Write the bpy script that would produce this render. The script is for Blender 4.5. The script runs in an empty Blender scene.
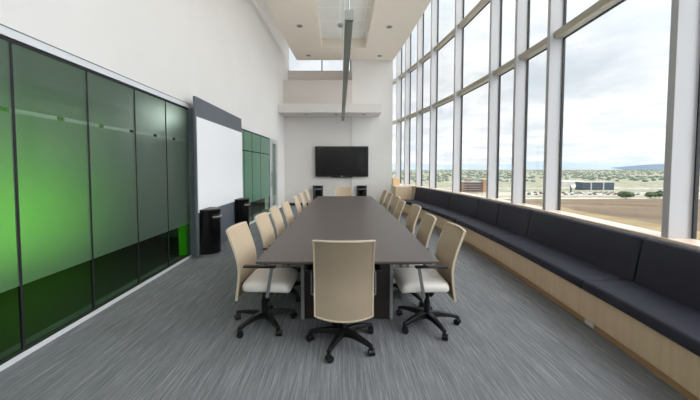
import bpy, bmesh, math, random
from mathutils import Vector, Matrix
random.seed(7)
S = bpy.context.scene
C = S.collection
PI = math.pi

# ------------------------------------------------------------------ materials
def lin(c):
    def f(v):
        v /= 255.0
        return v / 12.92 if v <= .04045 else ((v + .055) / 1.055) ** 2.4
    return (f(c[0]), f(c[1]), f(c[2]), 1)

def new_mat(name):
    m = bpy.data.materials.new(name)
    m.use_nodes = True
    nt = m.node_tree
    return m, nt, nt.nodes['Principled BSDF']

def N(nt, kind, **kw):
    n = nt.nodes.new(kind)
    for k, v in kw.items():
        if k in n.inputs:
            n.inputs[k].default_value = v
        else:
            setattr(n, k, v)
    return n

def coords(nt, scale=(1, 1, 1), which='Object', rot=(0, 0, 0)):
    tc = N(nt, 'ShaderNodeTexCoord')
    mp = N(nt, 'ShaderNodeMapping')
    mp.inputs['Scale'].default_value = scale
    mp.inputs['Rotation'].default_value = rot
    nt.links.new(tc.outputs[which], mp.inputs['Vector'])
    return mp.outputs['Vector']

def noise(nt, vec, scale=5, detail=4, rough=.55):
    n = N(nt, 'ShaderNodeTexNoise')
    n.inputs['Scale'].default_value = scale
    n.inputs['Detail'].default_value = detail
    n.inputs['Roughness'].default_value = rough
    nt.links.new(vec, n.inputs['Vector'])
    return n.outputs['Fac']

def ramp(nt, fac, stops, interp='LINEAR'):
    r = N(nt, 'ShaderNodeValToRGB')
    r.color_ramp.interpolation = interp
    e = r.color_ramp.elements
    while len(e) < len(stops):
        e.new(.5)
    for q, (p, c) in zip(e, stops):
        q.position = p
        q.color = c
    nt.links.new(fac, r.inputs['Fac'])
    return r.outputs['Color']

def bump(nt, b, height, strength=.2, dist=.002):
    n = N(nt, 'ShaderNodeBump')
    n.inputs['Strength'].default_value = strength
    n.inputs['Distance'].default_value = dist
    nt.links.new(height, n.inputs['Height'])
    nt.links.new(n.outputs['Normal'], b.inputs['Normal'])

def mathn(nt, op, a, b=None, clamp=False):
    n = N(nt, 'ShaderNodeMath', operation=op, use_clamp=clamp)
    for i, v in enumerate((a, b)):
        if v is None:
            continue
        if isinstance(v, (int, float)):
            n.inputs[i].default_value = v
        else:
            nt.links.new(v, n.inputs[i])
    return n.outputs[0]

def scl(c, k):
    return (min(1, c[0] * k), min(1, c[1] * k), min(1, c[2] * k), 1)

def plain(name, rgb, rough=.5, metal=0.0, vary=.06, nscale=6, bmp=0.0, bscale=200, spec=None):
    """a painted / moulded material with a little procedural unevenness"""
    m, nt, b = new_mat(name)
    c = lin(rgb)
    v = coords(nt)
    f = noise(nt, v, nscale, 3)
    nt.links.new(ramp(nt, f, [(.3, scl(c, 1 - vary)), (.7, scl(c, 1 + vary))]), b.inputs['Base Color'])
    b.inputs['Roughness'].default_value = rough
    b.inputs['Metallic'].default_value = metal
    if spec is not None:
        b.inputs['Specular IOR Level'].default_value = spec
    if bmp:
        bump(nt, b, noise(nt, v, bscale, 2), bmp)
    return m

M = {}
M['wall'] = plain('wall_paint', (226, 223, 219), .75, vary=.015, nscale=1.2, bmp=.08)
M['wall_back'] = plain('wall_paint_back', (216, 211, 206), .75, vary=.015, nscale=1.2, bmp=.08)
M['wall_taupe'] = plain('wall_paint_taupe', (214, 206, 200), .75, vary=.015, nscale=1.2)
M['soffit'] = plain('soffit_paint', (230, 220, 205), .8, vary=.015, nscale=1.0)
M['white'] = plain('white_trim', (214, 216, 218), .45, vary=.02)
M['board'] = plain('marker_board_white', (240, 240, 242), .3, vary=.01)
M['rail'] = plain('anodised_rail', (190, 194, 196), .35, .2, vary=.03)
M['fin'] = plain('mullion_paint', (188, 187, 188), .6, .0, vary=.01, nscale=2, spec=.3)
M['transom'] = plain('transom_paint', (172, 165, 148), .45, .0, vary=.02)
M['gasket'] = plain('black_gasket', (22, 23, 24), .6)
M['slate'] = plain('slate_laminate', (91, 97, 104), .5, vary=.03)
M['black'] = plain('black_plastic', (18, 18, 19), .38, vary=.1)
M['blackgloss'] = plain('black_gloss', (9, 9, 10), .12, vary=.05)
M['screen'] = plain('tv_screen', (14, 14, 15), .16, vary=.05)
M['silver'] = plain('brushed_aluminium', (150, 151, 152), .38, .75, vary=.05)
M['silverpaint'] = plain('silver_paint', (158, 160, 162), .45, .2, vary=.03)
M['lamp_body'] = plain('lamp_grey', (150, 154, 144), .45, .1, vary=.03)
M['lens'] = plain('lamp_lens', (176, 180, 170), .35, vary=.03)
M['dull'] = plain('downlight_lens', (96, 92, 86), .5)
M['trimring'] = plain('downlight_trim', (168, 160, 148), .45)
M['amber'] = plain('amber_wood', (238, 204, 156), .5, vary=.06)
M['dark_floor'] = plain('side_room_floor', (34, 30, 27), .6, vary=.15)
M['side_wall'] = plain('side_room_wall', (92, 104, 98), .8, vary=.03)
M['green'] = plain('green_paint', (98, 184, 6), .6, vary=.03)
M['greenfab'] = plain('green_fabric', (100, 205, 20), .8, vary=.05)
M['socket'] = plain('socket_white', (226, 226, 224), .4)

# --- carpet: broken streaks running along the room, laid in planks
def carpet():
    m, nt, b = new_mat('streaked_carpet')
    v = coords(nt)
    f1 = noise(nt, coords(nt, (110, 3.0, 1)), 1, 3, .6)
    f2 = noise(nt, coords(nt, (45, 1.6, 1)), 1, 2, .5)
    f3 = noise(nt, coords(nt, (260, 14, 1)), 1, 2, .5)
    br = N(nt, 'ShaderNodeTexBrick')
    br.inputs['Scale'].default_value = 1
    br.inputs['Mortar Size'].default_value = 0
    br.inputs['Brick Width'].default_value = 1.0
    br.inputs['Row Height'].default_value = .25
    br.inputs['Color1'].default_value = (.42, .42, .42, 1)
    br.inputs['Color2'].default_value = (.58, .58, .58, 1)
    nt.links.new(coords(nt, (1, 1, 1), rot=(0, 0, PI / 2)), br.inputs['Vector'])
    s = mathn(nt, 'ADD', mathn(nt, 'MULTIPLY', f1, .5), mathn(nt, 'MULTIPLY', f2, .24))
    s = mathn(nt, 'ADD', s, mathn(nt, 'MULTIPLY', f3, .16))
    s = mathn(nt, 'ADD', s, mathn(nt, 'MULTIPLY', br.outputs['Color'], .12))
    nt.links.new(ramp(nt, s, [(.32, lin((86, 88, 90))), (.5, lin((114, 116, 118))), (.68, lin((150, 152, 154)))]), b.inputs['Base Color'])
    b.inputs['Roughness'].default_value = .95
    b.inputs['Specular IOR Level'].default_value = .15
    bump(nt, b, mathn(nt, 'ADD', f1, f3), .5, .004)
    return m
M['carpet'] = carpet()

def wood(name, c0, c1, rough=.4, axis='z', sc=1.0):
    m, nt, b = new_mat(name)
    sv = {'z': (9, 9, .8), 'x': (.8, 9, 9), 'y': (9, .8, 9)}[axis]
    f = noise(nt, coords(nt, tuple(q * sc for q in sv)), 2, 5, .6)
    g = noise(nt, coords(nt, tuple(q * 6 * sc for q in sv)), 3, 3, .5)
    s = mathn(nt, 'ADD', mathn(nt, 'MULTIPLY', f, .75), mathn(nt, 'MULTIPLY', g, .25))
    nt.links.new(ramp(nt, s, [(.3, lin(c0)), (.7, lin(c1))]), b.inputs['Base Color'])
    b.inputs['Roughness'].default_value = rough
    return m
M['maple'] = wood('maple_veneer', (212, 184, 148), (226, 202, 170), .4)
M['kick'] = wood('maple_kick', (176, 140, 98), (192, 158, 116), .5, 'y')
M['sill'] = wood('maple_sill', (224, 200, 180), (236, 216, 198), .3, 'y')
M['tabletop'] = wood('walnut_dark_top', (76, 66, 62), (84, 74, 70), .34, 'y', .6)
M['tablebase'] = wood('walnut_dark_base', (42, 32, 30), (52, 41, 38), .45)
M['table_edge'] = plain('dark_edge', (26, 23, 23), .4)

def fabric(name, rgb, rgb2, weave=500, rough=.85, sheen=.2, line=(1, 1, 1)):
    m, nt, b = new_mat(name)
    v = coords(nt, line)
    f = noise(nt, v, weave, 2)
    g = noise(nt, coords(nt), 7, 3)
    s = mathn(nt, 'ADD', mathn(nt, 'MULTIPLY', f, .6), mathn(nt, 'MULTIPLY', g, .4))
    nt.links.new(ramp(nt, s, [(.3, lin(rgb)), (.7, lin(rgb2))]), b.inputs['Base Color'])
    b.inputs['Roughness'].default_value = rough
    b.inputs['Sheen Weight'].default_value = sheen
    bump(nt, b, f, .25, .001)
    return m
M['navy'] = fabric('navy_upholstery', (21, 22, 36), (32, 34, 52), 260, .66, .0)
M['seat'] = fabric('offwhite_upholstery', (216, 210, 202), (228, 223, 216), 420, .7, .0)
M['rear'] = fabric('tan_rear_fabric', (148, 133, 112), (158, 142, 120), 300, .8, 0)
M['frame'] = plain('cream_frame', (196, 181, 158), .5, vary=.02)

def mesh_back():
    m, nt, b = new_mat('tan_mesh_fabric')
    tc = N(nt, 'ShaderNodeTexCoord')
    w = N(nt, 'ShaderNodeTexWave', wave_type='BANDS', bands_direction='Z')
    w.inputs['Scale'].default_value = 17
    w.inputs['Distortion'].default_value = .15
    nt.links.new(tc.outputs['Object'], w.inputs['Vector'])
    nt.links.new(ramp(nt, w.outputs['Fac'], [(.1, lin((172, 153, 128))), (.9, lin((186, 167, 142)))]), b.inputs['Base Color'])
    b.inputs['Roughness'].default_value = .75
    bump(nt, b, w.outputs['Fac'], .25, .002)
    return m
M['mesh'] = mesh_back()

def tiles():
    m, nt, b = new_mat('acoustic_tiles')
    br = N(nt, 'ShaderNodeTexBrick')
    br.offset = 0
    br.inputs['Scale'].default_value = 1
    br.inputs['Mortar Size'].default_value = .012
    br.inputs['Brick Width'].default_value = .74
    br.inputs['Row Height'].default_value = .74
    br.inputs['Color1'].default_value = lin((236, 236, 231))
    br.inputs['Color2'].default_value = lin((230, 230, 225))
    br.inputs['Mortar'].default_value = lin((250, 249, 245))
    nt.links.new(coords(nt), br.inputs['Vector'])
    nt.links.new(br.outputs['Color'], b.inputs['Base Color'])
    b.inputs['Roughness'].default_value = .9
    bump(nt, b, noise(nt, coords(nt), 150, 3), .2)
    return m
M['tiles'] = tiles()

def schlick(nt, f0, k):
    lw = N(nt, 'ShaderNodeLayerWeight')
    lw.inputs['Blend'].default_value = .5
    return mathn(nt, 'ADD', f0, mathn(nt, 'MULTIPLY', mathn(nt, 'POWER', lw.outputs['Facing'], 5.0), k))

def window_glass():
    m = bpy.data.materials.new('clear_window_glass')
    m.use_nodes = True
    nt = m.node_tree
    nt.nodes.clear()
    out = N(nt, 'ShaderNodeOutputMaterial')
    tr = N(nt, 'ShaderNodeBsdfTransparent')
    tr.inputs['Color'].default_value = (.955, .97, .975, 1)
    gl = N(nt, 'ShaderNodeBsdfGlossy')
    gl.inputs['Roughness'].default_value = .02
    fr = schlick(nt, .03, .45)
    mx = N(nt, 'ShaderNodeMixShader')
    nt.links.new(fr, mx.inputs[0])
    nt.links.new(tr.outputs[0], mx.inputs[1])
    nt.links.new(gl.outputs[0], mx.inputs[2])
    nt.links.new(mx.outputs[0], out.inputs['Surface'])
    return m
M['glass'] = window_glass()

def film_glass(name, lo=.56, s0=1.888, s1=1.922, veil=.27, tint=(118, 132, 122)):
    """tinted glass with a frosted film that stops short at the foot and leaves a clear strip at head height"""
    m = bpy.data.materials.new(name)
    m.use_nodes = True
    nt = m.node_tree
    nt.nodes.clear()
    out = N(nt, 'ShaderNodeOutputMaterial')
    geo = N(nt, 'ShaderNodeNewGeometry')
    sep = N(nt, 'ShaderNodeSeparateXYZ')
    nt.links.new(geo.outputs['Position'], sep.inputs[0])
    z = sep.outputs['Z']
    low = mathn(nt, 'GREATER_THAN', z, lo)
    strip = mathn(nt, 'MULTIPLY', mathn(nt, 'GREATER_THAN', z, s0), mathn(nt, 'LESS_THAN', z, s1))
    dash = mathn(nt, 'GREATER_THAN', mathn(nt, 'FRACT', mathn(nt, 'MULTIPLY', sep.outputs['Y'], 2.13)), .84)
    film = mathn(nt, 'MULTIPLY', low, mathn(nt, 'SUBTRACT', 1.0, mathn(nt, 'MULTIPLY', strip, dash)))
    # film
    rf = N(nt, 'ShaderNodeBsdfRefraction')
    rf.inputs['Color'].default_value = (.80, .9, .83, 1)
    rf.inputs['Roughness'].default_value = .5
    rf.inputs['IOR'].default_value = 1.3
    df = N(nt, 'ShaderNodeBsdfDiffuse')
    mixc = N(nt, 'ShaderNodeMix', data_type='RGBA')
    nt.links.new(strip, mixc.inputs[0])
    mixc.inputs[6].default_value = lin(tint)
    mixc.inputs[7].default_value = lin((178, 190, 182))  # painted reflection: paler tone along the clear strip
    nt.links.new(mixc.outputs[2], df.inputs['Color'])
    fm = N(nt, 'ShaderNodeMixShader')
    fm.inputs[0].default_value = veil
    nt.links.new(rf.outputs[0], fm.inputs[1])
    nt.links.new(df.outputs[0], fm.inputs[2])
    # clear
    tr = N(nt, 'ShaderNodeBsdfTransparent')
    tr.inputs['Color'].default_value = (.72, .8, .74, 1)
    cm = N(nt, 'ShaderNodeMixShader')
    nt.links.new(film, cm.inputs[0])
    nt.links.new(tr.outputs[0], cm.inputs[1])
    nt.links.new(fm.outputs[0], cm.inputs[2])
    gl = N(nt, 'ShaderNodeBsdfGlossy')
    gl.inputs['Roughness'].default_value = .06
    fr = schlick(nt, .03, .5)
    mx = N(nt, 'ShaderNodeMixShader')
    nt.links.new(fr, mx.inputs[0])
    nt.links.new(cm.outputs[0], mx.inputs[1])
    nt.links.new(gl.outputs[0], mx.inputs[2])
    nt.links.new(mx.outputs[0], out.inputs['Surface'])
    return m
M['film'] = film_glass('frosted_film_glass')
M['film_lit'] = film_glass('lit_film_glass', veil=.42, tint=(136, 176, 152))  # same film as the first run; brighter light behind put into its tint

# ------------------------------------------------------------------ mesh helpers
def tag(o, label=None, cat=None, group=None, kind=None):
    if label: o['label'] = label
    if cat: o['category'] = cat
    if group: o['group'] = group
    if kind: o['kind'] = kind
    return o

def obj(name, bm, mat, parent=None, smooth=False, bevel=0, seg=2, auto=40):
    me = bpy.data.meshes.new(name)
    bmesh.ops.recalc_face_normals(bm, faces=bm.faces)
    if smooth:
        for f in bm.faces: f.smooth = True
        for e in bm.edges:
            if len(e.link_faces) == 2 and e.calc_face_angle(0) > math.radians(auto):
                e.smooth = False
    bm.to_mesh(me)
    bm.free()
    me.materials.append(mat)
    o = bpy.data.objects.new(name, me)
    C.objects.link(o)
    if parent: o.parent = parent
    if bevel:
        b = o.modifiers.new('bevel', 'BEVEL')
        b.width = bevel
        b.segments = seg
        b.limit_method = 'ANGLE'
        b.angle_limit = math.radians(35)
    return o

def thing(name, label, cat, loc=(0, 0, 0), rz=0, group=None, kind=None):
    o = bpy.data.objects.new(name, None)
    o.empty_display_size = .1
    C.objects.link(o)
    o.location = loc
    o.rotation_euler = (0, 0, rz)
    return tag(o, label, cat, group, kind)

def B(): return bmesh.new()

def box(bm, x0, x1, y0, y1, z0, z1):
    vs = [bm.verts.new(p) for p in ((x0, y0, z0), (x1, y0, z0), (x1, y1, z0), (x0, y1, z0),
                                    (x0, y0, z1), (x1, y0, z1), (x1, y1, z1), (x0, y1, z1))]
    for f in ((0, 3, 2, 1), (4, 5, 6, 7), (0, 1, 5, 4), (1, 2, 6, 5), (2, 3, 7, 6), (3, 0, 4, 7)):
        bm.faces.new([vs[i] for i in f])
    return bm

def prism(bm, pts, z0, z1):
    """plan polygon raised from z0 to z1"""
    a = [bm.verts.new((x, y, z0)) for x, y in pts]
    b = [bm.verts.new((x, y, z1)) for x, y in pts]
    n = len(pts)
    bm.faces.new(a[::-1]); bm.faces.new(b)
    for i in range(n):
        j = (i + 1) % n
        bm.faces.new((a[i], a[j], b[j], b[i]))
    return bm

def loft(bm, rings, caps=True):
    rs = [[bm.verts.new(p) for p in r] for r in rings]
    n = len(rs[0])
    for a, b in zip(rs, rs[1:]):
        for i in range(n):
            j = (i + 1) % n
            bm.faces.new((a[i], a[j], b[j], b[i]))
    if caps:
        bm.faces.new(rs[0][::-1]); bm.faces.new(rs[-1])
    return bm

def lathe(bm, prof, c=(0, 0), n=20):
    return loft(bm, [[(c[0] + r * math.cos(2 * PI * k / n), c[1] + r * math.sin(2 * PI * k / n), z) for k in range(n)] for r, z in prof])

def bar(bm, a, b, w, h, w2=None, h2=None, up=Vector((0, 0, 1))):
    """rectangular bar between two points, tapering"""
    a, b = Vector(a), Vector(b)
    d = (b - a).normalized()
    s = d.cross(up)
    s = Vector((1, 0, 0)) if s.length < 1e-4 else s.normalized()
    u = s.cross(d)
    def ring(p, w, h):
        return [p + s * (w / 2) + u * (h / 2), p - s * (w / 2) + u * (h / 2), p - s * (w / 2) - u * (h / 2), p + s * (w / 2) - u * (h / 2)]
    return loft(bm, [ring(a, w, h), ring(b, w2 or w, h2 or h)])

def tube(bm, a, b, r, n=10):
    a, b = Vector(a), Vector(b)
    d = (b - a).normalized()
    s = d.cross(Vector((0, 0, 1)))
    s = Vector((1, 0, 0)) if s.length < 1e-4 else s.normalized()
    u = s.cross(d)
    rg = lambda p: [p + s * (r * math.cos(2 * PI * k / n)) + u * (r * math.sin(2 * PI * k / n)) for k in range(n)]
    return loft(bm, [rg(a), rg(b)])

def obox(bm, c, t, n, lt, ln, z0, z1):
    """box centred in plan at c; lt along unit tangent t, ln from 0 along unit normal n"""
    c, t, n = Vector(c), Vector(t), Vector(n)
    p = [c - t * (lt / 2), c + t * (lt / 2), c + t * (lt / 2) + n * ln, c - t * (lt / 2) + n * ln]
    return prism(bm, [(q.x, q.y) for q in p], z0, z1)

def struct(name, bm, mat, parent=None, **kw):
    o = obj(name, bm, mat, parent, **kw)
    if parent is None: o['kind'] = 'structure'
    return o

# ------------------------------------------------------------------ plan curves
def spline(pts):
    def f(y):
        if y <= pts[0][0]: i = 0
        elif y >= pts[-1][0]: i = len(pts) - 2
        else: i = max(k for k in range(len(pts) - 1) if pts[k][0] <= y)
        def tang(k):
            a, b = pts[max(0, k - 1)], pts[min(len(pts) - 1, k + 1)]
            return (b[1] - a[1]) / (b[0] - a[0])
        (y0, x0), (y1, x1) = pts[i], pts[i + 1]
        h = y1 - y0; s = (y - y0) / h
        m0, m1 = tang(i) * h, tang(i + 1) * h
        return (2*s**3 - 3*s*s + 1) * x0 + (s**3 - 2*s*s + s) * m0 + (-2*s**3 + 3*s*s) * x1 + (s**3 - s*s) * m1
    return f
bench_x = spline([(-3.4, .98), (-2, 1.36), (0, 1.83), (1.8, 2.135), (2.9, 2.25), (4.4, 2.345), (5.5, 2.37), (6.6, 2.345), (7.5, 2.29), (8.6, 2.2), (9.8, 2.06), (10.4, 1.98)])
def win_x(y): return 3.0 - (y - 5.6) ** 2 / 60.0          # inner faces of the mullions

MUL = [-3.45, -1.7, -.8, .97, 2.72, 4.53, 5.41, 6.31, 8.0, 9.53, 10.58, 11.6, 12.4, 13.6]
ROOF = 7.3
WALLX = -2.474
def left_x(y):                                            # left wall bends gently behind the whiteboard
    return WALLX if y < 5.13 else WALLX + (y - 5.13) * (.294 / 7.07)

# ------------------------------------------------------------------ room shell
pts = [(-2.7, -3.6), (win_x(-3.45) + .3, -3.6)] + [(win_x(y) + .28, y) for y in MUL[1:-1]] + [(2.2, 13.6), (-2.7, 13.6)]
struct('floor', prism(B(), pts, -.12, 0), M['carpet'])
bm = box(B(), -2.7, 2.2, -3.75, -3.6, 0, 3.3)
box(bm, -2.7, -2.3, -3.75, -3.6, 3.3, ROOF)
struct('wall_front', bm, M['wall'])
FX = [-2.3, -1.2, -.1, 1.0, 1.75]  # assumed unseen windows behind the camera, set high to tune the light
for i, (a, b) in enumerate(zip(FX, FX[1:])):
    w = thing('window_%d' % (i + 21), None, None, kind='structure')
    obj('mullion', box(B(), b - .033, b + .033, -3.75, -3.55, 3.3, ROOF), M['fin'], w)
    for z0 in (3.3, 5.0, 7.22):
        obj('transom', box(B(), a + .033, b - .033, -3.74, -3.62, z0, z0 + .08), M['transom'], w)
    obj('pane', box(B(), a + .033, b - .033, -3.70, -3.688, 3.38, 7.22), M['glass'], w)
bm = B()
prism(bm, [(WALLX - .2, -3.6), (WALLX, -3.6), (WALLX, 5.13), (left_x(12.2), 12.2), (left_x(13.3), 13.3), (-2.7, 13.3), (-2.7, 5.13)], 2.452, ROOF)
y = 11.06
prism(bm, [(-2.68, y), (left_x(y), y), (left_x(13.3), 13.3), (-2.68, 13.3)], 0, 2.452)
struct('wall_left', bm, M['wall'])
# back wall: recessed left field, slightly prouder right field, high set-back over the shelf
struct('wall_back', box(B(), -2.3, .465, 12.2, 13.0, 0, 4.84), M['wall_back'])
struct('wall_back_right', box(B(), .465, 2.04, 12.17, 13.6, 0, 6.2), M['wall'])
struct('wall_back_upper', box(B(), -2.3, .465, 13.0, 13.3, 0, 5.46), M['wall_taupe'])
struct('wall_back_soffit_box', box(B(), left_x(12.1) + .002, .463, 12.1, 12.199, 3.77, 4.84), M['wall_taupe'])
struct('baseboard_back', box(B(), -2.18, 1.8, 12.15, 12.169, 0, .1), M['black'])
struct('trim_1', box(B(), left_x(11.2) + .01, 1.5, 11.2, 12.165, 3.45, 3.765), M['wall_back'], bevel=.006)
struct('ceiling', prism(B(), [(-2.8, -3.8)] + [(win_x(y) + .21, y) for y in MUL] + [(-2.8, 13.6)], ROOF, ROOF + .3), M['wall'])
# dropped soffit with a coffer
bm = B()
L = [(-2.02, 3.0), (-1.66, 12.17)]
R = [(2.32, 3.0), (2.36, 5.5), (2.27, 7.9), (2.17, 10.2), (2.05, 12.17)]
cx0, cx1, cy0, cy1 = -.615, .885, 4.2, 10.95
zs0, zs1 = 5.62, 5.98
# ring around the coffer, in four pieces welded into one mesh
prism(bm, [L[0], R[0], (2.335, cy0), (cx1, cy0), (cx0, cy0), (-1.978, cy0)], zs0, zs1)
prism(bm, [(-1.978, cy0), (cx0, cy0), (cx0, cy1), (-1.743, cy1)], zs0, zs1)
prism(bm, [(cx1, cy0), (2.335, cy0), (2.36, 5.5), (2.27, 7.9), (2.17, 10.2), (2.13, cy1), (cx1, cy1)], zs0, zs1)
prism(bm, [(-1.743, cy1), (cx0, cy1), (cx1, cy1), (2.13, cy1), R[-1], L[-1]], zs0, zs1)
struct('ceiling_soffit', bm, M['soffit'])
struct('ceiling_tiles', box(B(), cx0 - .03, cx1 + .03, cy0 - .03, cy1 + .03, zs1 - .04, zs1 + .02), M['tiles'])

# high window above the back wall
w = thing('window_30', None, None, kind='structure')
obj('pane', box(B(), -2.25, .463, 13.12, 13.135, 5.46, ROOF), M['glass'], w)
bm = B()
for x in (-2.2, -.75, .44): box(bm, x - .02, x + .02, 13.08, 13.2, 5.46, ROOF)
box(bm, -2.25, .463, 13.08, 13.2, 5.46, 5.5)
obj('mullion', bm, M['slate'], w)

# ------------------------------------------------------------------ curved curtain wall
for i in range(len(MUL) - 1):
    ya, yb = MUL[i], MUL[i + 1]
    a = Vector((win_x(ya), ya)); b = Vector((win_x(yb), yb))
    t = (b - a).normalized(); n = Vector((t.y, -t.x))
    L_ = (b - a).length
    w = thing('window_%d' % (i + 3), None, None, kind='structure')
    mid = (a + b) / 2
    obj('mullion', obox(B(), a, t, n, .066, .2, 0, ROOF), M['fin'], w, bevel=.004)
    bm = B()                                              # dark gasket frame round the panes
    for q in (a + t * .04, b - t * .04): obox(bm, q + n * .178, t, n, .013, .03, .86, ROOF)
    for z0 in (3.297, 3.402, 4.977, 5.077): obox(bm, mid + n * .178, t, n, L_ - .07, .03, z0 - .002, z0 + .01)
    obj('gasket', bm, M['gasket'], w)
    for (z0, z1) in ((3.305, 3.40), (4.985, 5.075), (7.18, ROOF)):
        obj('transom', obox(B(), mid + n * .06, t, n, L_ - .066, .13, z0, z1), M['transom'], w, bevel=.004)
    for (z0, z1) in ((.86, 3.305), (3.40, 4.985), (5.075, 7.19)):
        obj('pane', obox(B(), mid + n * .185, t, n, L_ - .066, .012, z0, z1), M['glass'], w)
yy = [MUL[0] + (MUL[-1] - MUL[0]) * k / 60 for k in range(61)]
inner = [(win_x(q) + .06, q) for q in yy]; outer = [(win_x(q) + .24, q) for q in yy]
struct('wall_right', prism(B(), inner + outer[::-1], 0, .815), M['wall'])
ys = [-3.4 + (11.6 + 3.4) * k / 60 for k in range(61)]
sill_in = [(bench_x(min(q, 10.4)) + .60 if q < 9.9 else max(bench_x(9.9) + .6 - (q - 9.9) * .19, 2.2), q) for q in ys]
struct('trim_2', prism(B(), sill_in + [(win_x(q) + .19, q) for q in ys][::-1], .828, .858), M['sill'], bevel=.004)

# ------------------------------------------------------------------ frosted glass partition on the left
w1 = thing('window_1', None, None, kind='structure')
J = [-3.55, -2.52, -1.82, -1.12, -.42, .28, .98, 1.676, 2.376, 3.075, 3.78, 4.45, 5.1]
for a, b in zip(J, J[1:]):
    obj('glass_panel', box(B(), WALLX - .012, WALLX, a + .009, b - .009, .05, 2.415), M['film'], w1)
bm = B()
for a in J[1:-1]: box(bm, WALLX - .016, WALLX + .003, a - .009, a + .009, .05, 2.415)
box(bm, WALLX - .03, WALLX + .004, J[0], J[-1], 2.413, 2.442)
box(bm, WALLX - .03, WALLX + .004, J[0], J[-1], .035, .056)
obj('gasket', bm, M['gasket'], w1)
obj('bottom_rail', box(B(), WALLX - .03, WALLX + .02, J[0], J[-1], 0, .036), M['white'], w1)
obj('top_rail', box(B(), WALLX - .03, WALLX + .018, J[0], 5.13, 2.442, 2.505), M['white'], w1)
obj('top_shadow_line', box(B(), WALLX - .03, WALLX + .021, J[0], 5.13, 2.505, 2.513), M['slate'], w1)  # dark strip standing in for the shadow line above the rail
obj('end_post', box(B(), WALLX - .05, WALLX + .1, 5.1, 5.22, 0, 2.45), M['slate'], w1)
# second run of glass beyond the whiteboard, ending at a door
w2 = thing('window_2', None, None, kind='structure')
J2 = [5.22, 6.2, 7.18, 7.7, 8.3, 9.05, 10.02]
bm = B()
for a, b in zip(J2, J2[1:]):
    g = B()
    prism(g, [(left_x(a) - .012, a + .009), (left_x(a), a + .009), (left_x(b), b - .009), (left_x(b) - .012, b - .009)], .05, 2.395)
    obj('glass_panel', g, M['film_lit'], w2)
    prism(bm, [(left_x(b) - .016, b - .012), (left_x(b) + .003, b - .012), (left_x(b) + .003, b + .012), (left_x(b) - .016, b + .012)], .05, 2.4)
a, b = J2[0], J2[-1]
prism(bm, [(left_x(a) - .03, a), (left_x(a) + .004, a), (left_x(b) + .004, b), (left_x(b) - .03, b)], 2.393, 2.42)
prism(bm, [(left_x(a) - .016, a), (left_x(a) + .003, a), (left_x(b) + .003, b), (left_x(b) - .016, b)], 1.893, 1.917)
obj('gasket', bm, M['gasket'], w2)
g = B()
prism(g, [(left_x(a) - .03, a), (left_x(a) + .02, a), (left_x(b) + .02, b), (left_x(b) - .03, b)], 0, .05)
obj('bottom_rail', g, M['white'], w2)
b = 11.06
g = B()
prism(g, [(left_x(a) - .03, a), (left_x(a) + .02, a), (left_x(b) + .02, b), (left_x(b) - .03, b)], 2.42, 2.462)
obj('top_rail', g, M['white'], w2)
# aluminium framed glass door
d = thing('door_1', None, None, kind='structure')
def lw(bm, a, b, d0, d1, z0, z1):
    return prism(bm, [(left_x(a) + d0, a), (left_x(a) + d1, a), (left_x(b) + d1, b), (left_x(b) + d0, b)], z0, z1)
bm = B()
lw(bm, 10.03, 10.3, -.06, .02, 0, 2.42); lw(bm, 10.86, 11.06, -.06, .02, 0, 2.42); lw(bm, 10.3, 10.86, -.06, .02, 2.28, 2.42); lw(bm, 10.3, 10.86, -.06, .02, 0, .2)
obj('door_frame', bm, M['rail'], d)
obj('glass_panel', lw(B(), 10.3, 10.86, -.03, -.018, .2, 2.28), M['film'], d)
obj('door_handle', lw(B(), 10.16, 10.19, .03, .05, .85, 1.35), M['silver'], d)

# the room behind the partition
bm = box(B(), -6.6, -2.7, -3.6, 13.3, -.12, -.004)
struct('floor_side_room', bm, M['dark_floor'])
struct('wall_side_room', box(B(), -6.75, -6.6, -3.6, 13.3, 0, 2.6), M['side_wall'])
struct('wall_side_room_end', box(B(), -6.6, -2.7, 13.3, 13.45, 0, 2.6), M['side_wall'])
struct('wall_side_room_front', box(B(), -6.6, -2.7, -3.75, -3.6, 0, 2.6), M['side_wall'])
struct('ceiling_side_room', box(B(), -6.6, -2.52, -3.6, 13.3, 2.52, 2.6), M['side_wall'])
struct('wall_side_room_baffle', box(B(), -6.6, -2.56, 6.55, 6.65, 0, 2.52), M['side_wall'])  # added wall, stops the side-room lights from mixing
struct('wall_side_room_green', box(B(), -4.4, -4.25, 0.8, 5.9, 0, 2.52), M['green'])
tag(obj('low_screen', box(B(), -2.71, -2.56, 5.16, 5.62, 0, .62), M['greenfab'], bevel=.02, seg=3),
    'bright green low screen seen through the clear foot of the glass, left of the whiteboard', 'screen')

# ------------------------------------------------------------------ whiteboard panel and bins
p = thing('whiteboard_stand', 'tall slate grey wall panel carrying a white marker board', 'whiteboard', (-2.335, 6.13, 0))
def rel(o, root):
    o.matrix_parent_inverse = Matrix.Identity(4)
    return o
bm = box(B(), .005, .045, -1.16, 1.15, 0, 2.61)
obj('panel', bm, M['slate'], p, bevel=.004)
obj('marker_board', box(B(), .0455, .055, -1.135, 1.148, .745, 2.29), M['board'], p, bevel=.003)

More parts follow.
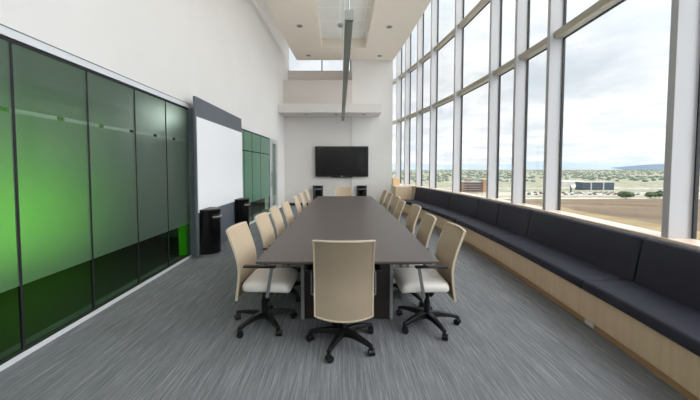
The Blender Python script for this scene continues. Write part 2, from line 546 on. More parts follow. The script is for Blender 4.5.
def make_bin(label, loc, rz):
    t = thing('waste_bin', label, 'bin', loc, rz, 'black half-round waste bins')
    def half(w, d, n=16):                                 # flat back on y=0, bulging to -y
        return [(w / 2 * math.cos(PI + PI * k / n), d * math.sin(PI + PI * k / n)) for k in range(n + 1)]
    obj('body', prism(B(), half(.40, .25), .05, .77), M['blackgloss'], t, smooth=True, auto=30)
    obj('base_ring', prism(B(), half(.385, .24), 0, .05), M['silver'], t, smooth=True, auto=30)
    obj('lid', prism(B(), half(.412, .258), .77, .79), M['black'], t, smooth=True, auto=30)
    def arc(bm, a0, a1, k0, k1, z0, z1, n=14):             # curved strip hugging the bulging front
        pt = lambda a, k: (.2 * k * math.cos(math.radians(a)), .25 * k * math.sin(math.radians(a)))
        aa = [a0 + (a1 - a0) * q / n for q in range(n + 1)]
        return prism(bm, [pt(a, k1) for a in aa] + [pt(a, k0) for a in aa[::-1]], z0, z1)
    obj('opening', arc(B(), 228, 312, .985, 1.012, .63, .715), M['black'], t)
    obj('flap', arc(B(), 226, 314, .99, 1.09, .655, .672), M['silverpaint'], t, bevel=.002)
    return t
make_bin('black half-round waste bin under the near end of the white marker board', (-2.277, 5.22, 0), PI / 2)
make_bin('black half-round waste bin at the far edge of the grey whiteboard panel', (-2.277, 6.90, 0), PI / 2)
make_bin('black half-round waste bin on the back wall, left below the television', (-.86, 12.149, 0), 0)
make_bin('black half-round waste bin on the back wall, right below the television', (.85, 12.149, 0), 0)

# ------------------------------------------------------------------ television
t = thing('television', 'large black flat-screen television on the back wall', 'television', (.07, 12.168, 1.13))
obj('bezel', box(B(), -1.03, 1.03, -.09, -.03, 0, 1.18), M['black'], t, bevel=.008)
obj('screen', box(B(), -.985, .985, -.0925, -.085, .05, 1.135), M['screen'], t)
obj('wall_mount', box(B(), -.4, .4, -.03, 0, .3, .9), M['black'], t)
obj('lower_lip', box(B(), -.4, .4, -.085, -.03, -.03, 0), M['black'], t)
tag(obj('logo', box(B(), -.035, .035, -.0935, -.09, .012, .034), M['white'], t), 'small white maker mark')

# ------------------------------------------------------------------ ledge downlights, soffit downlights, detector
def downlight(x, y, z, label, r=.075, group='recessed ceiling downlights'):
    t = thing('recessed_downlight', label, 'ceiling light', (x, y, z), 0, group)
    bm = B()
    lathe(bm, [(r * .7, 0), (r * 1.25, 0), (r * 1.25, -.012), (r * .75, -.008), (r * .7, 0)], n=20)
    obj('trim_ring', bm, M['trimring'], t, smooth=True)
    obj('lens', lathe(B(), [(r * .72, -.001), (r * .72, -.004)], n=20), M['dull'], t)
downlight(-1.18, 9.28, zs0, 'recessed downlight in the beige soffit, front left of the coffer', .075)
downlight(-1.16, 11.66, zs0, 'recessed downlight in the beige soffit, back left corner', .075)
downlight(1.45, 9.34, zs0, 'recessed downlight in the beige soffit, front right of the coffer', .075)
downlight(1.465, 11.7, zs0, 'recessed downlight in the beige soffit, back right corner', .075)
for x, nm in ((-1.25, 'left'), (-.15, 'middle'), (.88, 'right')):
    downlight(x, 11.6, 3.449, 'small downlight under the white wall ledge, %s of the three' % nm, .06, 'downlights under the wall ledge')
t = thing('smoke_detector', 'round grey detector on the ceiling tiles inside the coffer', 'detector', (.02, 9.9, zs1 - .041))
obj('base', lathe(B(), [(.1, 0), (.1, -.03)], n=20), M['rail'], t, smooth=True)
obj('sensor_head', lathe(B(), [(.085, -.03), (.075, -.06), (.04, -.085), (.01, -.09)], n=20), M['silverpaint'], t, smooth=True)

# ------------------------------------------------------------------ pendant light bar
t = thing('pendant_light', 'long slim grey linear pendant light hanging over the table', 'pendant light', (0.08, 5.66, 2.75))
obj('housing', box(B(), -.037, .037, -2.87, 2.87, .02, .09), M['lamp_body'], t, bevel=.004)
obj('diffuser', box(B(), -.03, .03, -2.86, 2.86, .008, .02), M['lens'], t)
for s in (-1, 1):
    obj('end_cap', box(B(), -.039, .039, s * 2.885 - .015, s * 2.885 + .015, .006, .094), M['lamp_body'], t, bevel=.002)
for yq, top in ((-2.82, 4.5), (0, zs1 - .041 - 2.75), (2.7, zs1 - .041 - 2.75)):
    if yq == -2.82: top = zs0 - 2.75
    obj('hanger_rod', tube(B(), (0, yq, .085), (0, yq, top), .007, 8), M['rail'], t)

# ------------------------------------------------------------------ conference table
t = thing('conference_table', 'long dark walnut conference table with chairs all round', 'table', (.08, 5.2, 0))
edge = [(-.74, -2.80), (.70, -2.80), (.735, -1.4), (.745, 0), (.74, 1.4), (.72, 2.85), (-.66, 2.85), (-.69, 1.4), (-.715, 0), (-.73, -1.4)]
obj('tabletop', prism(B(), edge, .722, .74), M['tabletop'], t, bevel=.003)
obj('under_panel', prism(B(), [(x * .93, y * .985) for x, y in edge], .704, .722), M['table_edge'], t)
for y0 in (-2.23, 1.65):
    pd = obj('pedestal', box(B(), -.425, .40, y0, y0 + .26, 0.004, .70), M['tablebase'], t, bevel=.003)
    for sx in (-.4425, .4175):
        obj('corner_trim', box(B(), sx - .0165, sx + .0165, y0 - .012, y0 + .272, 0, .70), M['silverpaint'], pd, bevel=.003)
obj('stretcher_beam', box(B(), -.06, .04, -1.93, 1.65, .56, .69), M['tablebase'], t)

# ------------------------------------------------------------------ conference chair (faces +y, origin on the floor under the column)
PROF = [(.315, -.212), (.36, -.205), (.42, -.196), (.50, -.186), (.58, -.183), (.66, -.194), (.74, -.216), (.82, -.244), (.88, -.266), (.925, -.284)]
def back_pt(u, k, off=0.0):
    z, y = PROF[k]
    hw = .23 if z > .5 else .226 + .004 * (z - .3) / .2
    if k == 0: z -= .03 * (1 - u * u)
    return Vector((u * hw, y + .032 * u * u + off, z))
def make_chair():
    c = thing('conference_chair', 'x', 'chair', (0, 0, 0), 0, 'tan mesh-backed conference chairs')
    # mesh panel
    us = [-1 + 2 * k / 14 for k in range(15)]
    bm = B()
    F = [[bm.verts.new(back_pt(u * .97, k, .004)) for u in us] for k in range(len(PROF))]
    K = [[bm.verts.new(back_pt(u * .97, k, -.006)) for u in us] for k in range(len(PROF))]
    for k in range(len(PROF) - 1):
        for i in range(14):
            bm.faces.new((F[k][i], F[k][i + 1], F[k + 1][i + 1], F[k + 1][i]))
            bm.faces.new((K[k][i + 1], K[k][i], K[k + 1][i], K[k + 1][i + 1])).material_index = 1
    for i in range(14):
        bm.faces.new((F[0][i + 1], F[0][i], K[0][i], K[0][i + 1]))
        bm.faces.new((F[-1][i], F[-1][i + 1], K[-1][i + 1], K[-1][i]))
    for k in range(len(PROF) - 1):
        bm.faces.new((F[k][0], F[k + 1][0], K[k + 1][0], K[k][0]))
        bm.faces.new((F[k + 1][-1], F[k][-1], K[k][-1], K[k + 1][-1]))
    back = obj('backrest', bm, M['mesh'], c, smooth=True, auto=60)
    back.data.materials.append(M['rear'])
    # frame round the panel: closed rim of rectangular section
    path = [back_pt(u, 0) for u in us] + [back_pt(1, k) for k in range(1, len(PROF))] + [back_pt(u, len(PROF) - 1) for u in us[::-1][1:]] + [back_pt(-1, k) for k in range(len(PROF) - 2, 0, -1)]
    ctr = Vector((0, -.2, .62))
    bm = B(); rings = []
    for i, q in enumerate(path):
        out = Vector((q.x - 0, 0, q.z - ctr.z))
        tn = (path[(i + 1) % len(path)] - path[i - 1]).normalized()
        fw = Vector((0, 1, 0)); fw = (fw - tn * fw.dot(tn)).normalized()
        sd = tn.cross(fw)
        rings.append([bm.verts.new(q + fw * a + sd * b_) for a, b_ in ((.009, .006), (-.011, .006), (-.011, -.006), (.009, -.006))])
    n = len(rings)
    for i in range(n):
        a, b_ = rings[i], rings[(i + 1) % n]
        for j in range(4):
            bm.faces.new((a[j], a[(j + 1) % 4], b_[(j + 1) % 4], b_[j]))
    tag(obj('back_frame', bm, M['frame'], back, smooth=True, auto=50), 'cream edge frame')
    # upholstered seat with a waterfall front edge
    bm = B(); rings = []
    for (ins, z) in ((.03, .388), (.008, .395), (0, .41), (0, .438), (.006, .455), (.022, .466), (.06, .471)):
        ring = []
        for k in range(32):
            a = 2 * PI * k / 32
            ca, sa = math.cos(a), math.sin(a)
            e = .22
            x = math.copysign(abs(ca) ** e, ca) * (.243 - ins)
            y = math.copysign(abs(sa) ** e, sa) * (.215 - ins) + .075
            if y > .2: z_ = z - .02 * ((y - .2) / .09) ** 2
            else: z_ = z
            ring.append((x, y, z_))
        rings.append(ring)
    loft(bm, rings)
    obj('seat', bm, M['seat'], c, smooth=True, auto=70)
    # underside mechanism, back bracket, lever
    bm = B()
    box(bm, -.085, .085, -.10, .13, .335, .389)
    bar(bm, (0, -.09, .355), (0, -.196, .40), .11, .03)
    obj('tilt_mechanism', bm, M['black'], c, bevel=.008)
    bm = B()
    tube(bm, (.08, .06, .355), (.2, .06, .348), .006, 8)
    tube(bm, (.2, .06, .348), (.23, .06, .343), .012, 8)
    obj('lever', bm, M['black'], c)
    bm = B()
    lathe(bm, [(.026, .10), (.026, .23), (.019, .235), (.019, .336)], n=14)
    obj('gas_column', bm, M['black'], c, smooth=True)
    obj('hub', lathe(B(), [(.03, .058), (.045, .068), (.05, .10), (.04, .128), (.03, .132)], n=18), M['black'], c, smooth=True)
    for k in range(5):
        a = 2 * PI * k / 5
        d = Vector((math.cos(a), math.sin(a), 0))
        bm = B(); rings = []
        s = Vector((-d.y, d.x, 0))
        for r, z, wd, h in ((.03, .10, .066, .056), (.12, .104, .054, .042), (.21, .094, .044, .032), (.295, .078, .032, .026)):
            p_ = d * r + Vector((0, 0, z))
            u = Vector((0, 0, 1))
            rings.append([p_ + s * (wd / 2) - u * (h / 2), p_ + s * (wd * .38) + u * (h / 2), p_ - s * (wd * .38) + u * (h / 2), p_ - s * (wd / 2) - u * (h / 2)])
        loft(bm, rings)
        lg = obj('base_leg', bm, M['black'], c, bevel=.004)
        bm = B()
        tip = d * .295
        tube(bm, tip + Vector((0, 0, .045)), tip + Vector((0, 0, .074)), .009, 8)
        ca = a + .9
        ax = Vector((math.cos(ca), math.sin(ca), 0))
        o_ = tip + Vector((-ax.y, ax.x, 0)) * .012 + Vector((0, 0, .0275))
        for sg in (-1, 1):
            tube(bm, o_ + ax * (sg * .006), o_ + ax * (sg * .024), .0275, 14)
        tube(bm, o_ - ax * .008, o_ + ax * .008, .02, 10)
        obj('caster', bm, M['black'], lg, smooth=True, auto=40)
    for sg in (-1, 1):
        bm = B()
        bar(bm, (sg * .08, .075, .365), (sg * .272, .105, .372), .034, .014)
        bar(bm, (sg * .279, .105, .366), (sg * .283, .15, .628), .028, .012, up=Vector((1, 0, 0)))
        ap = obj('armrest_post', bm, M['silver'], c, bevel=.003)
        bm = B()
        loft(bm, [[(sg * .285 + q * .024, yq, .626 + zq) for q, zq in ((-1, .004), (-.6, 0), (.6, 0), (1, .004), (1, .016), (.6, .021), (-.6, .021), (-1, .016))] for yq in (-.09, .185)])
        obj('armrest_pad', bm, M['black'], c, bevel=.004)
    return c

def children(o): return [q for q in bpy.data.objects if q.parent == o]
KIDS = {}
def dup(o, parent=None):
    c = o.copy()
    C.objects.link(c)
    if parent is not None: c.parent = parent
    for ch in KIDS.get(o.name, []):
        dup(ch, c)
    return c

chair = make_chair()
allo = list(bpy.data.objects)
for q in allo:
    if q.parent: KIDS.setdefault(q.parent.name, []).append(q)
ORD = ['nearest the camera', 'second from the camera', 'third from the camera', 'fourth from the camera', 'fifth from the camera', 'sixth from the camera', 'farthest from the camera']
spots = []
lefts = [(-.715, 2.885), (-.66, 3.575), (-.645, 4.205), (-.61, 4.835), (-.60, 5.88), (-.575, 6.57), (-.575, 7.55)]
rights = [(.818, 2.875), (.765, 3.505), (.845, 4.44), (.765, 5.07), (.825, 5.79), (.815, 6.56), (.835, 7.43)]
for i, (x, y) in enumerate(lefts):
    spots.append((x, y, -PI / 2 + random.uniform(-.03, .03) + (-.03 if i == 0 else 0), math.radians(20 if i == 0 else 20 + 5 * (i % 3)), 'tan mesh-backed swivel chair on the glass-partition side of the table, ' + ORD[i]))
for i, (x, y) in enumerate(rights):
    spots.append((x, y, PI / 2 + random.uniform(-.03, .03), math.radians(-3 + 4 * (i % 3)), 'tan mesh-backed swivel chair on the window side of the table, ' + ORD[i]))
spots.append((.03, 2.565, 0, math.radians(30), 'tan mesh-backed swivel chair seen from behind at the near end of the table'))
spots.append((.10, 8.52, PI, math.radians(10), 'tan mesh-backed swivel chair at the far end of the table, below the television'))
for i, (x, y, rz, base, lab) in enumerate(spots):
    c = chair if i == 0 else dup(chair)
    c.location = (x, y, 0)
    c.rotation_euler = (0, 0, rz)
    c['label'] = lab
    kids = [q for q in bpy.data.objects if q.parent == c and q.name.split('.')[0] == 'base_leg']
    for q in kids: q.rotation_euler = (0, 0, base - rz)   # the star base swivels freely under the seat

# ------------------------------------------------------------------ window bench
bn = thing('window_bench', 'long curved navy upholstered bench on a maple base under the windows', 'bench', (0, 0, 0))
def sweep(bm, prof, y0, y1, n=14, ends=0.0):
    """sweep a (depth, height) section along the bench curve; ends pinches the last rings for a soft cushion end"""
    ys_ = [y0 + (y1 - y0) * k / n for k in range(n + 1)]
    cd = sum(p_[0] for p_ in prof) / len(prof); cz = sum(p_[1] for p_ in prof) / len(prof)
    rings = []
    def ring(y, q):
        out = []
        for d, z in prof:
            dd = d - math.copysign(min(q, abs(d - cd)), d - cd); zz = z - math.copysign(min(q, abs(z - cz)), z - cz)
            out.append((bench_x(y) + dd, y, zz))
        return out
    if ends:
        rings += [ring(y0 + .002, ends), ring(y0 + ends * .35, ends * .3)]
        ys_ = [max(y0 + ends, min(y1 - ends, q)) for q in ys_]
    rings += [ring(q, 0) for q in ys_]
    if ends:
        rings += [ring(y1 - ends * .35, ends * .3), ring(y1 - .002, ends)]
    return loft(bm, rings)
END = 10.25
bm = sweep(B(), [(.035, .075), (.058, .075), (.058, .339), (.035, .339)], -3.4, END, 60)
base = obj('base_front', bm, M['maple'], bn)
obj('plinth', sweep(B(), [(.065, 0), (.09, 0), (.09, .075), (.065, .075)], -3.4, END, 60), M['kick'], bn)
bm = sweep(B(), [(.06, .315), (.62, .315), (.62, .339), (.06, .339)], -3.4, END, 60)
sweep(bm, [(.605, .34), (.63, .34), (.63, .815), (.605, .815)], -3.4, END, 60)
obj('carcass', bm, M['maple'], bn)
seat_p = [(.0, .352), (.010, .343), (.5, .343), (.5, .43), (.03, .434), (.012, .428), (.003, .415)]
for a, b in zip((-3.4, -.65, 1.1, 2.85, 4.78, 6.3, 7.9, 9.3), (-.65, 1.1, 2.85, 4.78, 6.3, 7.9, 9.3, END)):
    obj('seat_cushion', sweep(B(), seat_p, a + .002, b - .002, 14, .012), M['navy'], bn, smooth=True, auto=50)
back_p = [(.435, .432), (.60, .432), (.60, .825), (.575, .838), (.53, .838), (.512, .83), (.503, .815)]
for a, b in zip((-3.4, -.65, 1.1, 2.8, 4.62, 5.56, 6.35, 7.72, 9.3), (-.65, 1.1, 2.8, 4.62, 5.56, 6.35, 7.72, 9.3, END)):
    obj('back_cushion', sweep(B(), back_p, a + .003, b - .003, 14, .016), M['navy'], bn, smooth=True, auto=50)
yo = 2.8
bm = B()
prism(bm, [(bench_x(yo - .055) + .045, yo - .055), (bench_x(yo - .055) + .064, yo - .055), (bench_x(yo + .055) + .064, yo + .055), (bench_x(yo + .055) + .045, yo + .055)], .02, .07)
tag(obj('socket_plate', bm, M['socket'], bn, bevel=.003), 'white socket plate')

# maple end cabinet and the little amber box on it
ec = thing('end_cabinet', 'pale maple cabinet closing the far end of the window bench', 'cabinet', (1.84, 10.26, 0))
bm = prism(B(), [(.02, .02), (.5, .02), (.42, .92), (.02, .92)], 0, .075)
obj('plinth', bm, M['kick'], ec)
obj('body', prism(B(), [(0, 0), (.53, 0), (.47, .95), (0, .95)], .075, .835), M['maple'], ec, bevel=.003)
obj('top', prism(B(), [(-.01, -.005), (.55, -.005), (.50, .96), (-.01, .96)], .835, .862), M['sill'], ec, bevel=.004)
bx = thing('wood_box', 'small honey-coloured square box standing on the far end ledge by the windows', 'box', (1.96, 10.98, .8625))
obj('body', box(B(), -.115, .125, -.12, .12, 0, .235), M['amber'], bx, bevel=.006)
obj('lid', box(B(), -.12, .13, -.125, .125, .235, .26), M['amber'], bx, bevel=.005)

# ------------------------------------------------------------------ the country outside, seen from a hilltop
GZ = -32.0
def field_mat():
    m, nt, b = new_mat('plain_fields')
    v = coords(nt)
    f = noise(nt, coords(nt, (.009, .014, 1)), 1, 6, .65)
    g = noise(nt, coords(nt, (.07, .05, 1)), 1, 5, .7)
    s = mathn(nt, 'ADD', mathn(nt, 'MULTIPLY', f, .6), mathn(nt, 'MULTIPLY', g, .4))
    nt.links.new(ramp(nt, s, [(.38, lin((98, 106, 88))), (.44, lin((142, 142, 118))), (.48, lin((160, 152, 136))), (.52, lin((116, 124, 102))), (.56, lin((152, 146, 134))), (.62, lin((190, 187, 180)))]), b.inputs['Base Color'])
    b.inputs['Roughness'].default_value = 1
    b.inputs['Specular IOR Level'].default_value = 0
    return m
def slope_mat():
    m, nt, b = new_mat('dry_hillside')
    f = noise(nt, coords(nt, (.02, .01, .01)), 1, 6, .6)
    g = noise(nt, coords(nt, (.5, .06, .06)), 1, 4, .6)
    s = mathn(nt, 'ADD', mathn(nt, 'MULTIPLY', f, .55), mathn(nt, 'MULTIPLY', g, .45))
    nt.links.new(ramp(nt, s, [(.35, lin((98, 86, 74))), (.55, lin((120, 106, 91))), (.7, lin((146, 130, 108)))]), b.inputs['Base Color'])
    b.inputs['Roughness'].default_value = 1
    b.inputs['Specular IOR Level'].default_value = 0
    return m
def flat_out(name, c0, c1, sc=.05):
    m, nt, b = new_mat(name)
    f = noise(nt, coords(nt), sc, 5, .6)
    nt.links.new(ramp(nt, f, [(.35, lin(c0)), (.65, lin(c1))]), b.inputs['Base Color'])
    b.inputs['Roughness'].default_value = 1
    b.inputs['Specular IOR Level'].default_value = 0
    return m
M['field'] = field_mat()
M['hill'] = slope_mat()
M['grassdry'] = flat_out('dry_grass', (132, 117, 90), (150, 134, 104), .08)
M['road'] = flat_out('pale_road', (166, 158, 144), (184, 176, 162), .1)
M['bounce_ground'] = flat_out('pale_bounce_ground', (188, 189, 191), (204, 205, 207), .2)
M['mountain'] = flat_out('hazy_mountain', (146, 156, 163), (155, 164, 170), .0006)  # distance haze painted into the base colour
M['mountain_near'] = flat_out('haze_blue_mountain', (104, 116, 128), (112, 124, 136), .0006)  # blue of the haze painted into the nearer ridge too
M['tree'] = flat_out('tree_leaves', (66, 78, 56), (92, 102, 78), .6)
M['fartree'] = flat_out('distant_trees', (100, 112, 100), (132, 142, 130), .01)  # paler than the near trees: haze put into the colour
M['bldg'] = flat_out('building_blue_grey', (76, 87, 98), (86, 96, 106), .1)
M['bldg_glass'] = plain('building_glass', (54, 64, 76), .2, vary=.1, nscale=.3)
M['bldg_tan'] = flat_out('building_tan', (150, 118, 96), (162, 130, 108), .1)
M['bldg_pale'] = flat_out('building_pale', (168, 166, 162), (184, 182, 178), .1)
M['car_white'] = plain('car_white', (226, 228, 230), .3)
M['car_dark'] = plain('car_dark', (60, 66, 76), .3)
M['car_red'] = plain('car_red', (168, 60, 54), .3)

struct('ground', box(B(), -6000, 16000, 250, 14000, GZ - 2, GZ), M['field'])
def hz(y): return -6.0 + max(0, y - 25) * ((GZ + 6.0) / (335 - 25))
bm = B()
hy = [-80, 25, 70, 130, 200, 270, 335]
loft(bm, [[(-300, y, hz(y) - 4), (700, y, hz(y) - 4), (700, y, hz(y)), (-300, y, hz(y))] for y in hy])
struct('ground_hillside', bm, M['hill'])
bm = B()
loft(bm, [[(-300, y, hz(y) - 2), (x, y, hz(y) - 2), (x, y, hz(y) + .15), (-300, y, hz(y) + .15)] for x, y in ((42, 25), (54, 51), (75, 98), (104, 150))])
o = struct('ground_dry_grass', bm, M['grassdry'])
struct('ground_bounce_pad', box(B(), -300, 700, -80, 22, -7, -5.9), M['bounce_ground'])  # added pale ground out of view, bounces daylight up into the room
struct('ground_road', box(B(), -300, 700, 332, 348, GZ - 1, GZ + .25), M['road'])

struct('ground_car_park', box(B(), 190, 520, 376, 428, GZ - 1, GZ + .12), M['road'])
struct('ground_street', box(B(), -200, 900, 505, 525, GZ - 1, GZ + .12), M['road'])

def ridge(name, y, x0, x1, prof, mat, depth=2500):
    """mountain range: crest heights along x, sloping down front and back"""
    n = 80
    rings = []
    for k in range(n + 1):
        u = k / n
        x = x0 + (x1 - x0) * u
        h = prof(u)
        w_ = depth * (.4 + .6 * h / 400)
        rings.append([(x, y - w_, GZ), (x, y - w_ * .4, GZ + h * .55), (x, y, GZ + h), (x, y + w_, GZ)])
    return struct(name, loft(B(), rings), mat, smooth=True, auto=80)
def bumps(seed, lo, hi):
    r = random.Random(seed)
    ph = [(r.uniform(0, 6.28), q) for q in (3, 7, 13, 29)]
    def f(u): 
        s = sum(math.sin(u * q * 3.1 + p_) / (q ** .6) for p_, q in ph)
        return lo + (hi - lo) * (.5 + .42 * s / 1.1)
    return f
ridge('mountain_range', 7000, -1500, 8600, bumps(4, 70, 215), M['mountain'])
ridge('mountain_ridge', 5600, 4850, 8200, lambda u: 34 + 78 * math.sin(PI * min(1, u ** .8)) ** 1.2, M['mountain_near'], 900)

# distant tree canopy nobody could count
bm = B()
rt = random.Random(11)
for k in range(4200):
    y = 760 + 4800 * rt.random() ** 1.1
    x = y * rt.uniform(.1, 1.15)
    if math.sin(x * .011 + 2 * math.sin(y * .006)) + math.sin(y * .013) < rt.uniform(-1.6, .6): continue
    r_ = rt.uniform(3, 8); h = rt.uniform(3, 6.5)
    if 585 < y < 640 and 390 < x < 480: continue
    n = 6
    a0 = rt.random() * 6
    rings = [[(x + r_ * f * math.cos(a0 + 2 * PI * q / n), y + r_ * f * math.sin(a0 + 2 * PI * q / n), GZ + h * zz) for q in range(n)] for f, zz in ((.6, 0), (1, .35), (.85, .75), (.3, 1))]
    loft(bm, rings)
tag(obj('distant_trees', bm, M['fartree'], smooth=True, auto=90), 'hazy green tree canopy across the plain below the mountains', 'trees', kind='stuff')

def tree(x, y, w_, h, label):
    t = thing('tree', label, 'tree', (x, y, GZ), 0)
    r = random.Random(int(x))
    bm = B()
    tube(bm, (0, 0, -.3), (.2, 0, h * .5), .3, 8)
    obj('trunk', bm, M['tree'], t)
    bm = B()
    for k in range(38):
        a = r.uniform(0, 2 * PI); q = r.random() ** .5
        m_ = Matrix.Translation((q * w_ * .40 * math.cos(a), q * w_ * .40 * math.sin(a), h * (.30 + .42 * r.random() * (1.15 - q * .6)))) @ Matrix.Diagonal((1, 1, .85, 1))
        res = bmesh.ops.create_icosphere(bm, subdivisions=2, radius=r.uniform(.11, .2) * w_, matrix=m_)
        for v in res['verts']:
            v.co += Vector((r.uniform(-1, 1), r.uniform(-1, 1), r.uniform(-1, 1))) * .035 * w_
    obj('crown', bm, M['tree'], t, smooth=True, auto=90)
tree(311, 338, 13, 10.5, 'round green tree above the dirt bank, left of the pair')
tree(339, 338, 10, 9.5, 'green tree above the dirt bank, left one of the touching pair')
tree(351, 341, 11, 11, 'green tree above the dirt bank, right one of the touching pair')

# office block
Yb = 470
b = thing('office_building', 'long dark blue-grey office block with flat roof down on the plain', 'building', (368, Yb, GZ))
obj('wall', box(B(), 0, 47, 0, 16, 0, 11.5), M['bldg'], b)
obj('roof', box(B(), -.6, 47.6, -.6, 16.6, 11.5, 12.4), M['bldg_pale'], b)
for k in range(3):
    obj('window', box(B(), .8 if k else .8, 46.2, -.15, .1, 1.6 + k * 3.4, 3.7 + k * 3.4), M['bldg_glass'], b)
for x in (11.2, 30):
    obj('stair_pier', box(B(), x, x + 1.6, -.5, .4, 0, 11.5), M['bldg_pale'], b)
b = thing('office_building', 'brown office building with a tan stair tower on its right end', 'building', (168, 425, GZ))
obj('wall', box(B(), 0, 27, 0, 14, 0, 14), M['bldg_tan'], b)
for k in range(4):
    obj('window', box(B(), .8, 26.2, -.15, .1, 1.2 + k * 3.3, 3.3 + k * 3.3), M['bldg_glass'], b)
obj('stair_tower', box(B(), 27, 33, -2, 10, 0, 17.5), M['bldg_tan'], b)
obj('roof', box(B(), -.5, 27, -.5, 14.5, 14, 14.8), M['bldg_pale'], b)
obj('roof_plant_room', box(B(), 6, 12, 3, 9, 14.8, 18), M['bldg_tan'], b)
b = thing('warehouse', 'long low pale warehouse left of the dark office block', 'building', (410, 590, GZ))
obj('wall', box(B(), 0, 54, 0, 25, 0, 7.5), M['bldg_pale'], b)
obj('roof', box(B(), -.5, 54.5, -.5, 25.5, 7.5, 8.3), M['car_white'], b)
b = thing('sign_pylon', 'tall roadside sign with a white top panel near the office block', 'sign', (316, 425, GZ))
obj('post', box(B(), 0, 1.6, 0, 1.6, 0, 9.5), M['bldg'], b)
obj('sign_board', box(B(), .2, 6.6, -.3, .9, 7.2, 10.6), M['car_white'], b)

# parked cars
def make_car(mat):
    t = thing('car', 'x', 'car', (0, 0, 0), 0, 'cars parked on the plain')
    bm = B()
    loft(bm, [[(x, y, z) for x, z in ((-2.2, .35), (2.2, .35), (2.2, .8), (1.2, .92), (-2.1, .95))] for y in (-.88, .88)])
    obj('body', bm, mat, t, bevel=.08)
    obj('cabin', loft(B(), [[(x, y, z) for x, z in ((-1.9, .95), (1.1, .92), (.4, 1.45), (-1.5, 1.48))] for y in (-.78, .78)]), M['bldg_glass'], t)
    for sx in (-1.35, 1.35):
        for sy in (-.8, .8):
            obj('wheel', tube(B(), (sx, sy - .1, .33), (sx, sy + .1, .33), .33, 10), M['gasket'], t)
    return t
protos = [make_car(M['car_white']), make_car(M['car_dark']), make_car(M['car_red'])]
for q in bpy.data.objects:
    if q.parent and q.parent in protos: KIDS.setdefault(q.parent.name, []).append(q)
rc = random.Random(3)
used = set()
CN = ['white car', 'dark car', 'red car']
for k in range(60):
    row = k % 3
    y = (385, 402, 418)[row]
    x = y * .60 + 4 + (k // 3) * 7.5 + rc.uniform(-.8, .8)
    ci = rc.choice([0, 0, 0, 1, 1, 2])
    if ci in used: c = dup(protos[ci])
    else: c = protos[ci]; used.add(ci)
    c.location = (x, y, GZ + .12)
    c.rotation_euler = (0, 0, rc.choice([0, PI]))
    c['label'] = CN[ci] + ' in the far car park ' + ('nearest row' if row == 0 else 'middle row' if row == 1 else 'back row by the office block')
    c['group'] = CN[ci] + 's in the ' + ('front' if row == 0 else 'middle' if row == 1 else 'back') + ' row of the far car park'

# ------------------------------------------------------------------ sky and lamps
wd = bpy.data.worlds.new('overcast_sky')
S.world = wd
wd.use_nodes = True
nt = wd.node_tree
bg = nt.nodes['Background']
tc = N(nt, 'ShaderNodeTexCoord')
sep = N(nt, 'ShaderNodeSeparateXYZ')
nt.links.new(tc.outputs['Generated'], sep.inputs[0])
zc = mathn(nt, 'MAXIMUM', sep.outputs['Z'], 0.0)
den = mathn(nt, 'ADD', zc, .16)
cmb = N(nt, 'ShaderNodeCombineXYZ')
nt.links.new(mathn(nt, 'DIVIDE', sep.outputs['X'], den), cmb.inputs[0])
nt.links.new(mathn(nt, 'DIVIDE', sep.outputs['Y'], den), cmb.inputs[1])
f = noise(nt, cmb.outputs[0], 1.7, 8, .58)
g = noise(nt, cmb.outputs[0], .3, 3, .5)
s = mathn(nt, 'ADD', mathn(nt, 'MULTIPLY', f, .65), mathn(nt, 'MULTIPLY', g, .35))
col = ramp(nt, s, [(.40, (.81, .87, .93, 1)), (.49, (.97, .995, 1.03, 1)), (.58, (1.2, 1.2, 1.19, 1))])
lum = mathn(nt, 'ADD', mathn(nt, 'ADD', .46, mathn(nt, 'MULTIPLY', mathn(nt, 'MAXIMUM', mathn(nt, 'SUBTRACT', 1.0, mathn(nt, 'MULTIPLY', zc, 4.0)), 0.0), .2)), mathn(nt, 'MULTIPLY', mathn(nt, 'POWER', zc, 2.2), 1.2))
dot = N(nt, 'ShaderNodeVectorMath', operation='DOT_PRODUCT')      # added bright sky patch behind the viewer, to lift the interior
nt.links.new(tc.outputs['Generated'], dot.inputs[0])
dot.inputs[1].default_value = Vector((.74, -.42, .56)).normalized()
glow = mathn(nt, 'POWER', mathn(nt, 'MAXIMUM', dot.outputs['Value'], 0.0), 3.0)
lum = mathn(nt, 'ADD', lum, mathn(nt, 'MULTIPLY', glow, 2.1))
mul = N(nt, 'ShaderNodeVectorMath', operation='SCALE')
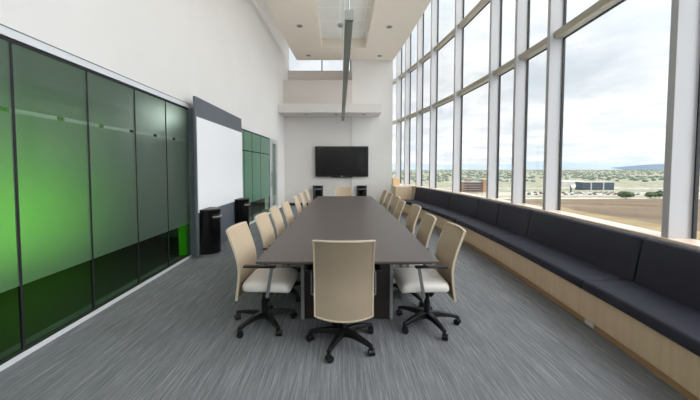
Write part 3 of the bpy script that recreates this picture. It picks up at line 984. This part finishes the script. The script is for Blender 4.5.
nt.links.new(col, mul.inputs[0])
nt.links.new(lum, mul.inputs['Scale'])
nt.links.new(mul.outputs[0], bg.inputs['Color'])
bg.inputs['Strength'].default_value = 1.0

def area(name, loc, rot, sx, sy, power, col=(1, 1, 1)):
    l = bpy.data.lights.new(name, 'AREA')
    l.shape = 'RECTANGLE'; l.size = sx; l.size_y = sy; l.energy = power; l.color = col
    o = bpy.data.objects.new(name, l)
    C.objects.link(o)
    o.location = loc; o.rotation_euler = rot
    return o
# assumed uplight on the pendant bar, added to brighten soffit and coffer
area('added_uplight', (.08, 5.66, 2.862), (PI, 0, 0), .06, 5.5, 15, (1, .95, .88))
# unseen fill lights added to brighten the green wall and the low screen
area('green_wall_fill', (-3.1, 3.7, .25), (0, math.radians(122), 0), .15, 2.4, 13).data.spread = math.radians(95)
pl = bpy.data.lights.new('side_room_fill', 'POINT'); pl.energy = 3; pl.shadow_soft_size = .05
po = bpy.data.objects.new('side_room_fill', pl); C.objects.link(po); po.location = (-3.3, 5.7, 2.4)
pl = bpy.data.lights.new('side_room_fill', 'POINT'); pl.energy = 170; pl.shadow_soft_size = .15  # another added fill, lightens the second run of glass
po = bpy.data.objects.new('side_room_fill', pl); C.objects.link(po); po.location = (-5.0, 9.4, 2.3)

# ------------------------------------------------------------------ camera
cam = bpy.data.cameras.new('camera')
co = bpy.data.objects.new('camera', cam)
C.objects.link(co)
co.location = (0, 0, 1.47)
co.rotation_euler = (PI / 2 - math.atan(.043), 0, 0)
cam.sensor_width = 36
cam.lens = 311 / 700 * 36
cam.shift_x = 10 / 700
cam.shift_y = -(200 - (168 + 311 * .043)) / 700
cam.clip_start = .05
cam.clip_end = 40000
S.camera = co
S.view_settings.view_transform = 'Standard'
S.view_settings.look = 'None'
S.view_settings.gamma = 1
S.view_settings.use_curve_mapping = False
S.view_settings.exposure = 0.88
S.cycles.max_bounces = 12
S.cycles.diffuse_bounces = 6
S.cycles.transparent_max_bounces = 16
S.cycles.sample_clamp_indirect = 6
